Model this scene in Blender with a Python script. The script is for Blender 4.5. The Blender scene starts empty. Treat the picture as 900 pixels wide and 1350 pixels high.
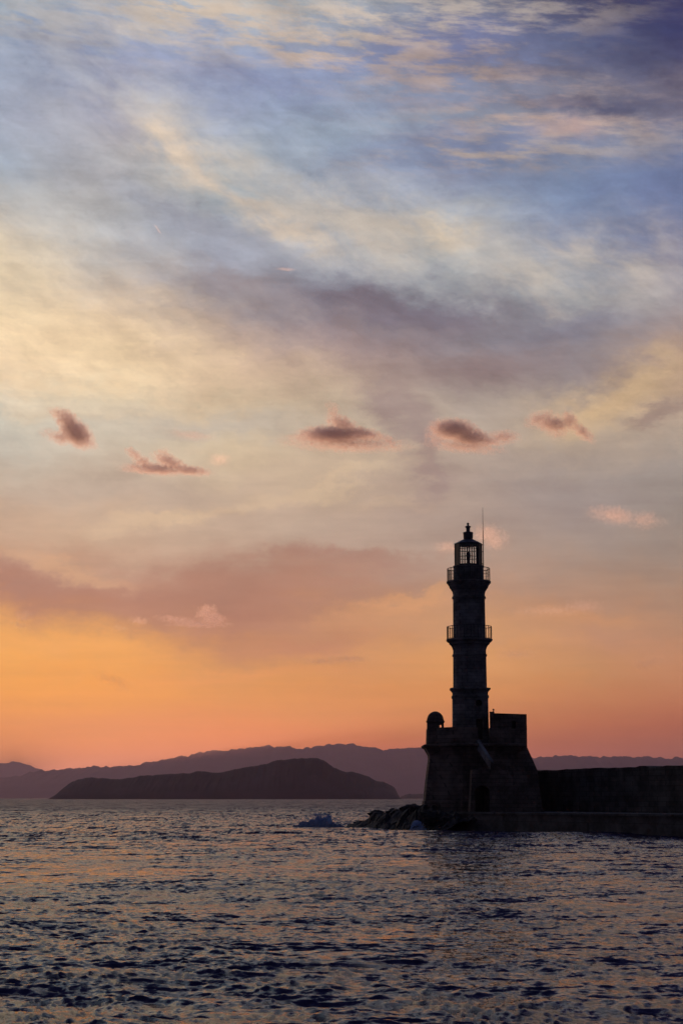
import bpy, bmesh, math, random
import numpy as np
from mathutils import Vector, Matrix, noise as mnoise

random.seed(7)
scene = bpy.context.scene
col = scene.collection
R = math.radians

# ------------------------------------------------------------------ camera
F = 2250.0            # focal length in photograph pixels (900 x 1350)
CAMZ = 2.8
PITCH = math.atan((1052 - 675) / F)
cp, sp = math.cos(PITCH), math.sin(PITCH)
cam_data = bpy.data.cameras.new('camera')
cam = bpy.data.objects.new('camera', cam_data)
col.objects.link(cam)
cam.location = (0, 0, CAMZ)
cam.rotation_euler = (R(90) + PITCH, 0, 0)
cam_data.sensor_fit = 'VERTICAL'
cam_data.sensor_height = 36
cam_data.lens = 36 * F / 1350
cam_data.clip_start = 0.1
cam_data.clip_end = 200000
scene.camera = cam

def ray(px, py):
    a, b = (px - 450) / F, (675 - py) / F
    return Vector((a, cp - b * sp, sp + b * cp))

def at(px, py, Y):
    d = ray(px, py)
    return Vector((d.x / d.y * Y, Y, CAMZ + d.z / d.y * Y))

def azel(px, py):
    d = ray(px, py).normalized()
    return math.degrees(math.atan2(d.x, d.y)), math.degrees(math.asin(d.z))

def px_of(az, el):
    az, el = R(az), R(el)
    d = Vector((math.sin(az) * math.cos(el), math.cos(az) * math.cos(el), math.sin(el)))
    fw = d.y * cp + d.z * sp
    return 450 + F * d.x / fw, 675 - F * (d.z * cp - d.y * sp) / fw

def lin(c):
    return tuple((v / 255 / 12.92) if v / 255 <= 0.04045 else ((v / 255 + 0.055) / 1.055) ** 2.4 for v in c)

# ------------------------------------------------------------------ node expression helper
class E:
    def __init__(s, nt, sock): s.nt, s.s = nt, sock
    def _m(s, op, *o):
        n = s.nt.nodes.new('ShaderNodeMath'); n.operation = op
        for i, v in enumerate((s,) + o):
            if isinstance(v, E): s.nt.links.new(v.s, n.inputs[i])
            else: n.inputs[i].default_value = float(v)
        return E(s.nt, n.outputs[0])
    def __add__(s, o): return s._m('ADD', o)
    def __radd__(s, o): return s._m('ADD', o)
    def __sub__(s, o): return s._m('SUBTRACT', o)
    def __rsub__(s, o): return s._m('MULTIPLY', -1.0)._m('ADD', o)
    def __mul__(s, o): return s._m('MULTIPLY', o)
    def __rmul__(s, o): return s._m('MULTIPLY', o)
    def __truediv__(s, o): return s._m('DIVIDE', o)
    def max(s, o): return s._m('MAXIMUM', o)
    def min(s, o): return s._m('MINIMUM', o)
    def exp(s): return s._m('EXPONENT')
    def smooth(s, a, b):
        n = s.nt.nodes.new('ShaderNodeMapRange'); n.interpolation_type = 'SMOOTHSTEP'
        s.nt.links.new(s.s, n.inputs[0]); n.inputs[1].default_value = a; n.inputs[2].default_value = b
        return E(s.nt, n.outputs[0])

def vec(nt, x, y, z=0.0):
    n = nt.nodes.new('ShaderNodeCombineXYZ')
    for i, v in enumerate((x, y, z)):
        if isinstance(v, E): nt.links.new(v.s, n.inputs[i])
        else: n.inputs[i].default_value = v
    return E(nt, n.outputs[0])

def sep(nt, v):
    n = nt.nodes.new('ShaderNodeSeparateXYZ'); nt.links.new(v.s, n.inputs[0])
    return [E(nt, o) for o in n.outputs]

def noise(nt, v, scale=1.0, detail=4.0, rough=0.5, dist=0.0, dims='3D', colour=False):
    n = nt.nodes.new('ShaderNodeTexNoise'); n.noise_dimensions = dims
    nt.links.new(v.s, n.inputs['Vector'])
    n.inputs['Scale'].default_value = scale; n.inputs['Detail'].default_value = detail
    n.inputs['Roughness'].default_value = rough; n.inputs['Distortion'].default_value = dist
    return E(nt, n.outputs['Color' if colour else 'Fac'])

def mix(nt, f, a, b, mode='MIX'):
    n = nt.nodes.new('ShaderNodeMix'); n.data_type = 'RGBA'; n.blend_type = mode
    for i, v in ((0, f), (6, a), (7, b)):
        if isinstance(v, E): nt.links.new(v.s, n.inputs[i])
        elif i == 0: n.inputs[0].default_value = v
        else: n.inputs[i].default_value = (*v[:3], 1)
    return E(nt, n.outputs[2])

# ------------------------------------------------------------------ sky (world)
SUN_AZ, SUN_EL = -10.5, 0.55
GX = [0, 180, 360, 540, 720, 900]
GRID = [
 (0, [(167,184,196),(172,177,185),(182,188,190),(146,152,161),(72,76,104),(38,44,82)]),
 (80, [(146,161,189),(138,147,186),(160,173,191),(124,130,170),(114,125,150),(58,64,105)]),
 (160, [(167,175,189),(166,164,179),(156,176,196),(153,166,181),(146,142,145),(134,127,136)]),
 (240, [(163,171,177),(198,192,186),(164,182,189),(140,148,175),(124,147,174),(82,102,143)]),
 (320, [(223,205,179),(182,184,185),(158,171,192),(197,196,184),(146,159,180),(122,128,156)]),
 (400, [(245,219,177),(222,196,166),(128,132,147),(130,139,152),(168,174,174),(159,148,148)]),
 (480, [(256,228,188),(239,215,173),(185,159,143),(168,156,152),(128,132,141),(172,144,125)]),
 (560, [(196,202,190),(215,206,182),(212,190,149),(172,162,151),(181,168,148),(190,172,152)]),
 (640, [(194,176,152),(192,178,156),(202,182,156),(180,164,146),(158,150,144),(146,142,134)]),
 (720, [(196,168,140),(194,170,142),(182,166,146),(172,156,140),(162,148,134),(152,141,127)]),
 (780, [(170,128,104),(170,130,106),(160,124,104),(184,150,118),(180,146,118),(168,138,112)]),
 (840, [(254,184,78),(196,146,88),(160,120,100),(236,176,96),(194,148,112),(192,144,106)]),
 (900, [(262,176,52),(250,172,50),(196,146,80),(236,158,66),(200,150,86),(208,138,90)]),
 (950, [(262,165,30),(255,165,35),(236,148,50),(225,145,50),(212,130,62),(186,100,60)]),
 (985, [(300,155,20),(290,153,20),(262,135,30),(230,115,40),(195,98,45),(165,85,55)]),
 (1010, [(310,150,20),(300,145,20),(265,125,30),(230,105,40),(190,88,45),(155,75,50)]),
 (1052, [(290,130,20),(280,125,20),(250,110,30),(215,95,40),(180,80,45),(145,70,50)]),
]

def grid(px, py):
    px = min(max(px, 0), 900)
    i = min(int(px / 180), 4); t = px / 180 - i
    ys = [g[0] for g in GRID]
    py = min(max(py, 0), 1052)
    j = max(k for k in range(len(ys) - 1) if ys[k] <= py)
    u = (py - ys[j]) / (ys[j + 1] - ys[j])
    c = []
    for k in range(3):
        a = GRID[j][1][i][k] * (1 - t) + GRID[j][1][i + 1][k] * t
        b = GRID[j + 1][1][i][k] * (1 - t) + GRID[j + 1][1][i + 1][k] * t
        c.append(a * (1 - u) + b * u)
    return c

def build_world():
    w = bpy.data.worlds.new('World'); scene.world = w; w.use_nodes = True
    nt = w.node_tree; nt.nodes.clear()
    tc = nt.nodes.new('ShaderNodeTexCoord')
    d = E(nt, tc.outputs['Generated'])
    x, y, z = sep(nt, d)
    az0 = x._m('ARCTAN2', y) * (180 / math.pi)
    el0 = z._m('ARCSINE') * (180 / math.pi)
    # slow warp and fine warp that give all cloud sheets ragged natural edges
    P = vec(nt, az0 * 0.16, el0 * 0.30)
    nA = sep(nt, noise(nt, P, 1.0, 5.0, 0.55, colour=True))
    lowfade = el0.smooth(0.5, 6.0)
    az = az0 + (nA[0] - 0.5) * 5.0 * lowfade
    el = el0 + (nA[1] - 0.5) * 3.0 * lowfade
    P2 = vec(nt, az0 * 0.9, el0 * 1.6, 3.3)
    nB = sep(nt, noise(nt, P2, 1.0, 9.0, 0.70, colour=True))
    az = az + (nB[0] - 0.5) * 1.9 * lowfade
    el = el + (nB[1] - 0.5) * 1.4 * lowfade
    # base colours: one elevation ramp per azimuth
    EL0, EL1 = -0.6, 29.0
    t = (el - EL0) / (EL1 - EL0)
    els = sorted({round(azel(450, g[0])[1], 3) for g in GRID} | {27.6, 28.8})
    cols = [-12, -8, -4, 0, 4, 8, 12]
    base = None
    for k, a in enumerate(cols):
        r = nt.nodes.new('ShaderNodeValToRGB'); nt.links.new(t.s, r.inputs[0])
        cr = r.color_ramp; cr.interpolation = 'CARDINAL'
        while len(cr.elements) > 1: cr.elements.remove(cr.elements[-1])
        for i, e in enumerate(els):
            c = lin(grid(*px_of(a, e)))
            pos = min(max((e - EL0) / (EL1 - EL0), 0), 1)
            el_ = cr.elements[0] if i == 0 else cr.elements.new(pos)
            el_.position = pos; el_.color = (*c, 1)
        c = E(nt, r.outputs[0])
        base = c if base is None else mix(nt, (az - cols[k - 1]).smooth(0, a - cols[k - 1]) if False else ((az - cols[k - 1]) / (a - cols[k - 1])).max(0)._m('MINIMUM', 1), base, c)
    sky = base

    def blob(c, px, py, ra, rb, ang, s, tex=None, warp=1.0, crisp=False):
        nonlocal sky
        a0, e0 = azel(px, py)
        ra, rb = ra / 39.3, rb / 39.3
        ca, sa = math.cos(R(ang)), math.sin(R(ang))
        if warp == 1.0: A, B = az, el
        else:
            A = az0 + (az - az0) * warp; B = el0 + (el - el0) * warp
        dx, dy = (A - a0) * math.cos(R(e0)), B - e0
        u = (dx * ca + dy * sa) / ra
        v = (dy * ca - dx * sa) / rb
        q_ = u * u + v * v
        m = ((q_ * q_ if crisp else q_) * -1.0).exp() * s
        if tex is not None: m = m * tex
        sky = mix(nt, m._m('MINIMUM', 1.0), sky, lin(c))

    # textures
    streak = noise(nt, vec(nt, az0 * 0.42 + el0 * 0.10, el0 * 2.0 + az0 * 0.15, 7.1), 1.0, 9.0, 0.66, 0.12)
    wisp = noise(nt, vec(nt, (az0 * 0.91 - el0 * 0.42) * 0.36, (az0 * 0.42 + el0 * 0.91) * 0.85, 1.7), 1.0, 9.0, 0.58, 0.25)
    soft = noise(nt, vec(nt, az0 * 0.35, el0 * 0.9, 12.4), 1.0, 6.0, 0.55, 0.3)
    horiz = noise(nt, vec(nt, az0 * 0.22 - el0 * 0.15, el0 * 2.6, 4.4), 1.0, 7.0, 0.55, 0.4)
    st = streak.smooth(0.42, 0.62)
    st2 = streak.smooth(0.36, 0.52)
    wi = wisp.smooth(0.30, 0.62)
    ho = horiz.smooth(0.42, 0.66)

    br = horiz.smooth(0.30, 0.62) * 0.75 + 0.25
    # large shapes -----------------------------------------------------
    blob((112,126,160), 640, 190, 160, 26, 4, 0.7, None, 1.0)
    blob((106,122,158), 850, 245, 100, 40, -6, 0.8, None, 1.0)
    blob((142,152,180), 260, 110, 120, 34, -16, 0.75)
    blob((128,140,175), 330, 105, 110, 16, -6, 0.6)
    blob((152,158,172), 250, 290, 150, 24, -18, 0.75)
    blob((176,178,182), 150, 130, 170, 60, -20, 0.6, wi)
    blob((196,186,174), 300, 225, 180, 50, -26, 0.7, wi)
    blob((190,184,176), 480, 310, 200, 42, -14, 0.7, wi)
    blob((224,200,174), 215, 200, 60, 26, -20, 0.9, wi)
    blob((220,198,174), 290, 245, 60, 20, -38, 0.8, wi)
    blob((216,196,174), 370, 295, 70, 16, -22, 0.8, wi)
    blob((222,200,172), 590, 322, 62, 20, -14, 0.9, wi)
    blob((206,186,168), 705, 400, 24, 14, -10, 0.7, wi)
    blob((198,182,164), 800, 350, 110, 44, 6, 0.75, wi)
    blob((198,182,162), 470, 300, 110, 40, -12, 0.6, wi)
    blob((196,184,168), 700, 385, 60, 26, -10, 0.6, wi)
    blob((122,128,146), 740, 430, 110, 24, 0, 0.75)
    blob((120,120,132), 500, 402, 150, 26, -5, 1.0)
    blob((114,114,128), 520, 404, 110, 20, -4, 0.75, None, 1.0, True)
    blob((156,146,146), 330, 385, 70, 16, -14, 0.6)
    blob((128,116,120), 560, 440, 80, 22, 14, 0.5)
    blob((140,122,120), 640, 480, 130, 34, 8, 0.7)
    blob((146,128,124), 480, 460, 60, 60, 0, 0.35)
    blob((138,122,124), 525, 560, 26, 62, 30, 0.65)
    blob((140,124,124), 560, 608, 15, 42, 14, 0.65)
    blob((244,216,174), 110, 470, 200, 26, -3, 0.55)
    blob((226,194,148), 790, 530, 75, 26, 16, 0.8)
    blob((218,186,142), 860, 500, 60, 30, 20, 0.6)
    blob((150,132,122), 875, 545, 40, 16, 20, 0.75, None, 1.0, True)
    blob((232,208,170), 120, 535, 180, 9, -2, 0.3)
    blob((178,178,172), 300, 560, 150, 18, -4, 0.55)
    blob((170,164,152), 150, 640, 200, 22, 0, 0.35)
    blob((222,198,160), 250, 672, 120, 10, 14, 0.6)
    blob((216,194,160), 420, 630, 110, 12, 8, 0.65)
    blob((206,184,152), 520, 655, 60, 9, 0, 0.4)
    blob((152,148,144), 760, 640, 150, 26, 2, 0.5)
    blob((226,184,136), 90, 745, 110, 10, -8, 0.5)
    blob((160,130,114), 430, 742, 80, 14, 3, 0.75, br, 1.0, True)
    blob((158,130,114), 510, 738, 55, 14, 6, 0.65, br, 1.0, True)
    blob((160,124,104), 330, 776, 190, 34, 3, 0.75, br, 1.0, True)
    blob((222,168,112), 560, 780, 60, 10, 24, 0.5, None, 1.0, True)
    blob((162,124,102), 80, 785, 160, 24, -12, 0.75, br, 1.0, True)
    blob((170,130,104), 220, 812, 160, 20, -4, 0.5, br)
    blob((214,160,108), 520, 800, 80, 12, 14, 0.6)
    blob((178,126,98), 400, 850, 110, 12, 8, 0.5)
    blob((250,180,86), 70, 860, 150, 22, -4, 0.6)
    blob((216,158,100), 760, 812, 90, 14, 0, 0.5)
    blob((248,166,80), 300, 898, 180, 10, 6, 0.35)
    blob((214,136,78), 140, 952, 200, 16, 0, 0.3)

    # high broken streaks at the top ----------------------------------
    top = el0.smooth(17.5, 21.5)
    blob((208,190,172), 450, 30, 330, 44, 2, 0.85, st * top, 0.6)
    blob((214,192,168), 250, 14, 110, 24, -4, 0.8, st2, 0.6)
    blob((196,188,180), 40, 30, 90, 34, 0, 0.6, st2, 0.6)
    blob((206,180,160), 420, 62, 130, 30, -8, 0.75, st, 0.6)
    blob((192,168,156), 620, 105, 150, 46, -8, 0.95, st, 0.6)
    blob((200,172,156), 720, 160, 150, 34, -4, 0.9, st, 0.6)
    blob((190,170,154), 660, 205, 150, 20, 4, 0.9, st, 0.6)
    blob((206,166,148), 735, 166, 34, 12, 0, 0.7, None, 0.6)
    blob((146,146,156), 770, 190, 170, 24, -4, 0.6, st2, 0.6)
    blob((72,80,108), 790, 138, 120, 14, -2, 0.85, None, 0.7)
    blob((84,92,118), 740, 85, 130, 20, 2, 0.6, st2, 0.7)
    blob((62,72,108), 830, 60, 90, 40, 0, 0.5, None, 0.7)
    blob((44,54,96), 890, 20, 80, 50, 0, 0.6, None, 0.7)
    blob((124,136,166), 560, 140, 130, 18, 4, 0.5, None, 0.7)

    # fine modulation everywhere
    amp = (wisp - 0.5) * 0.8 * el0.smooth(9.0, 17.0) + (soft - 0.5) * 0.5 * el0.smooth(2.0, 9.0) + (horiz - 0.5) * 0.26
    fine = noise(nt, vec(nt, (az * 0.94 - el * 0.34) * 1.1, (az * 0.34 + el * 0.94) * 3.0, 21.0), 1.0, 9.0, 0.62, 0.2)
    amp = amp + (fine - 0.5) * (el0.smooth(7.0, 14.0) * 0.26 + 0.10)
    g = amp + 1.0
    gc = vec(nt, g, g, g)
    sky = mix(nt, 1.0, sky, gc, 'MULTIPLY')

    blue = mix(nt, el0.smooth(11.0, 18.0), (1, 1, 1), (0.965, 1.005, 1.03))
    sky = mix(nt, 1.0, sky, blue, 'MULTIPLY')
    # outside the glow of the west the sky falls to a deep blue dusk
    over = el0.smooth(24.0, 44.0)
    sky = mix(nt, over, sky, lin((54, 60, 104)))
    nis = nt.nodes.new('ShaderNodeTexSky'); nis.sky_type = 'NISHITA'; nis.sun_disc = False
    nis.sun_elevation = R(SUN_EL); nis.sun_rotation = R(SUN_AZ)
    nis.air_density = 1.4; nis.dust_density = 2.0
    east = mix(nt, 1.0, E(nt, nis.outputs[0]), (0.03, 0.03, 0.036), 'MULTIPLY')
    east = mix(nt, 1.0, east, (0.012, 0.018, 0.042), 'ADD')
    h = (x * math.sin(R(-4)) + y * math.cos(R(-4))) / (x * x + y * y)._m('SQRT').max(0.001)
    west = h.smooth(0.30, 0.93)
    sky = mix(nt, west, east, sky)
    bg = nt.nodes.new('ShaderNodeBackground'); nt.links.new(sky.s, bg.inputs[0]); bg.inputs[1].default_value = 1.0
    out = nt.nodes.new('ShaderNodeOutputWorld'); nt.links.new(bg.outputs[0], out.inputs[0])
build_world()
scene.world.cycles.sampling_method = 'MANUAL'
scene.world.cycles.sample_map_resolution = 512

sun = bpy.data.lights.new('sun', 'SUN'); so = bpy.data.objects.new('sun', sun); col.objects.link(so)
sun.energy = 2.6; sun.angle = R(0.6); sun.color = (1.0, 0.47, 0.22)
sd = Vector((math.sin(R(SUN_AZ)) * math.cos(R(SUN_EL)), math.cos(R(SUN_AZ)) * math.cos(R(SUN_EL)), math.sin(R(SUN_EL))))
so.rotation_euler = sd.to_track_quat('Z', 'Y').to_euler()

# ------------------------------------------------------------------ materials
def mat(name):
    m = bpy.data.materials.new(name); m.use_nodes = True; m.node_tree.nodes.clear()
    return m, m.node_tree

def principled(nt, **kw):
    b = nt.nodes.new('ShaderNodeBsdfPrincipled'); o = nt.nodes.new('ShaderNodeOutputMaterial')
    nt.links.new(b.outputs[0], o.inputs[0])
    for k, v in kw.items():
        s = b.inputs[k.replace('_', ' ')]
        if isinstance(v, E): nt.links.new(v.s, s)
        else: s.default_value = v if not isinstance(v, tuple) else (*v, 1)
    return b

def bump(nt, h, strength, dist, b):
    n = nt.nodes.new('ShaderNodeBump'); n.inputs['Strength'].default_value = strength
    n.inputs['Distance'].default_value = dist
    nt.links.new(h.s, n.inputs['Height']); nt.links.new(n.outputs[0], b.inputs['Normal'])

def stone(name, a, b_, block=(0.62, 0.32), rough=0.9, bs=0.7):
    m, nt = mat(name)
    p = E(nt, nt.nodes.new('ShaderNodeTexCoord').outputs['Object'])
    x, y, z = sep(nt, p)
    br = nt.nodes.new('ShaderNodeTexBrick')
    nt.links.new(vec(nt, x + y * 0.8, z).s, br.inputs['Vector'])
    br.inputs['Color1'].default_value = (*a, 1); br.inputs['Color2'].default_value = (*b_, 1)
    br.inputs['Mortar'].default_value = (*[v * 0.6 for v in a], 1)
    br.inputs['Scale'].default_value = 1.0; br.inputs['Mortar Size'].default_value = 0.02
    br.inputs['Brick Width'].default_value = block[0]; br.inputs['Row Height'].default_value = block[1]
    n1 = noise(nt, p, 0.55, 6, 0.62); n2 = noise(nt, p, 5.0, 5, 0.6)
    st = n1.smooth(0.36, 0.68)
    g = st * 0.9 + 0.45 + (n2 - 0.5) * 0.6
    c = mix(nt, 1.0, E(nt, br.outputs[0]), vec(nt, g, g, g), 'MULTIPLY')
    b = principled(nt, Base_Color=c, Roughness=rough)
    bump(nt, n2 * 0.7 - E(nt, br.outputs['Fac']) * 0.6, bs, 0.06, b)
    return m

M = {}
M['tower'] = stone('tower_limestone', (0.22, 0.22, 0.23), (0.29, 0.285, 0.285))
M['bastion'] = stone('bastion_sandstone', (0.17, 0.13, 0.11), (0.24, 0.18, 0.15), (0.8, 0.36))
M['quaywall'] = stone('breakwater_stone', (0.10, 0.09, 0.085), (0.15, 0.135, 0.12), (0.9, 0.42))
M['concrete'] = stone('quay_concrete', (0.13, 0.125, 0.12), (0.15, 0.145, 0.14), (3.0, 0.9), 0.85, 0.3)
M['plaster'] = stone('stair_plaster', (0.30, 0.295, 0.29), (0.33, 0.32, 0.315), (3.0, 2.0), 0.9, 0.2)

def simple(name, c, rough=0.5, metal=0.0, ns=6.0):
    m, nt = mat(name)
    p = E(nt, nt.nodes.new('ShaderNodeTexCoord').outputs['Object'])
    n = noise(nt, p, ns, 5, 0.6)
    c_ = mix(nt, n.smooth(0.35, 0.7), c, tuple(v * 0.55 for v in c))
    b = principled(nt, Base_Color=c_, Roughness=rough, Metallic=metal)
    bump(nt, n, 0.3, 0.02, b)
    return m
M['iron'] = simple('painted_iron', (0.05, 0.05, 0.055), 0.5)
M['lead'] = simple('lantern_metal', (0.07, 0.08, 0.10), 0.45, 0.0)
M['lens'] = simple('lamp_housing', (0.25, 0.06, 0.05), 0.3)
M['wood'] = simple('dark_wood', (0.05, 0.035, 0.03), 0.7)
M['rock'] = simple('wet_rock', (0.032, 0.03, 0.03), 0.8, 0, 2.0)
m, nt = mat('lantern_glass')
_g = nt.nodes.new('ShaderNodeBsdfGlossy'); _g.inputs['Roughness'].default_value = 0.02
_t = nt.nodes.new('ShaderNodeBsdfTransparent'); _t.inputs[0].default_value = (0.93, 0.94, 0.95, 1)
_f = nt.nodes.new('ShaderNodeFresnel'); _f.inputs[0].default_value = 1.45
_m = nt.nodes.new('ShaderNodeMixShader'); _o = nt.nodes.new('ShaderNodeOutputMaterial')
nt.links.new(_f.outputs[0], _m.inputs[0]); nt.links.new(_t.outputs[0], _m.inputs[1]); nt.links.new(_g.outputs[0], _m.inputs[2]); nt.links.new(_m.outputs[0], _o.inputs[0])
M['glass'] = m

# hills: scrub and limestone
def hillmat(name, a, b_):
    m, nt = mat(name)
    p = E(nt, nt.nodes.new('ShaderNodeTexCoord').outputs['Object'])
    n = noise(nt, p, 0.004, 8, 0.6)
    c = mix(nt, n.smooth(0.4, 0.62), a, b_)
    principled(nt, Base_Color=c, Roughness=1.0)
    return m
M['hill'] = hillmat('scrub_hillside', (0.05, 0.055, 0.04), (0.10, 0.09, 0.08))

# ------------------------------------------------------------------ mesh helpers
def tag(o, label=None, cat=None, group=None, kind=None):
    if label: o['label'] = label
    if cat: o['category'] = cat
    if group: o['group'] = group
    if kind: o['kind'] = kind
    return o

def empty(name, loc, label, cat, group=None):
    o = bpy.data.objects.new(name, None); col.objects.link(o); o.location = loc
    o.empty_display_size = 0.3
    return tag(o, label, cat, group)

def obj(name, bm, m, parent=None, smooth=False, loc=None):
    """bm is in world metres relative to loc (or to the top parent)."""
    bmesh.ops.recalc_face_normals(bm, faces=bm.faces)
    me = bpy.data.meshes.new(name); bm.to_mesh(me); bm.free()
    if smooth:
        me.shade_smooth()
    me.materials.append(M[m] if isinstance(m, str) else m)
    o = bpy.data.objects.new(name, me); col.objects.link(o)
    if parent is not None: o.parent = parent
    elif loc is not None: o.location = loc
    return o

def prism(bm, pts, z0, z1, s0=1.0, s1=1.0):
    """closed solid from a plan polygon; s scales about the origin."""
    a = [bm.verts.new((p[0] * s0, p[1] * s0, z0)) for p in pts]
    b = [bm.verts.new((p[0] * s1, p[1] * s1, z1)) for p in pts]
    n = len(pts)
    bm.faces.new(a[::-1]); bm.faces.new(b)
    for i in range(n): bm.faces.new((a[i], a[(i + 1) % n], b[(i + 1) % n], b[i]))

def stack(bm, pts, levels):
    """levels: list of (z, scale) - one closed skin."""
    rings = [[bm.verts.new((p[0] * s, p[1] * s, z)) for p in pts] for z, s in levels]
    n = len(pts)
    bm.faces.new(rings[0][::-1]); bm.faces.new(rings[-1])
    for r0, r1 in zip(rings, rings[1:]):
        for i in range(n): bm.faces.new((r0[i], r0[(i + 1) % n], r1[(i + 1) % n], r1[i]))

def ngon(n, ph=0.0, r=1.0):
    return [(r * math.cos(R(ph) + 2 * math.pi * i / n), r * math.sin(R(ph) + 2 * math.pi * i / n)) for i in range(n)]

def box(bm, c, s, rz=0.0, mat4=None):
    r = bmesh.ops.create_cube(bm, size=1)
    mt = Matrix.Translation(c) @ Matrix.Rotation(rz, 4, 'Z') @ Matrix.Diagonal((*s, 1))
    bmesh.ops.transform(bm, matrix=mt, verts=r['verts'])

def rod(bm, a, b, r0, r1=None, n=8):
    a, b = Vector(a), Vector(b); r1 = r0 if r1 is None else r1
    d = b - a
    q = bmesh.ops.create_cone(bm, cap_ends=True, segments=n, radius1=r0, radius2=r1, depth=d.length)
    mt = Matrix.Translation((a + b) / 2) @ d.to_track_quat('Z', 'Y').to_matrix().to_4x4()
    bmesh.ops.transform(bm, matrix=mt, verts=q['verts'])

def torus(bm, R0, r, z, n=48, k=6):
    rings = []
    for i in range(n):
        a = 2 * math.pi * i / n
        rings.append([bm.verts.new(((R0 + r * math.cos(2 * math.pi * j / k)) * math.cos(a), (R0 + r * math.cos(2 * math.pi * j / k)) * math.sin(a), z + r * math.sin(2 * math.pi * j / k))) for j in range(k)])
    for i in range(n):
        for j in range(k):
            bm.faces.new((rings[i][j], rings[(i + 1) % n][j], rings[(i + 1) % n][(j + 1) % k], rings[i][(j + 1) % k]))

def boolean_cut(o, cutter_bm):
    bmesh.ops.recalc_face_normals(cutter_bm, faces=cutter_bm.faces)
    me = bpy.data.meshes.new('cutter'); cutter_bm.to_mesh(me); cutter_bm.free()
    c = bpy.data.objects.new('cutter', me); col.objects.link(c)
    c.matrix_world = Matrix.Translation(o.parent.location if o.parent else o.location)
    md = o.modifiers.new('b', 'BOOLEAN'); md.operation = 'DIFFERENCE'; md.object = c; md.solver = 'EXACT'
    bpy.context.view_layer.update()
    dg = bpy.context.evaluated_depsgraph_get()
    new = bpy.data.meshes.new_from_object(o.evaluated_get(dg))
    o.modifiers.clear(); old = o.data; o.data = new; new.name = old.name
    bpy.data.objects.remove(c)

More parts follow.
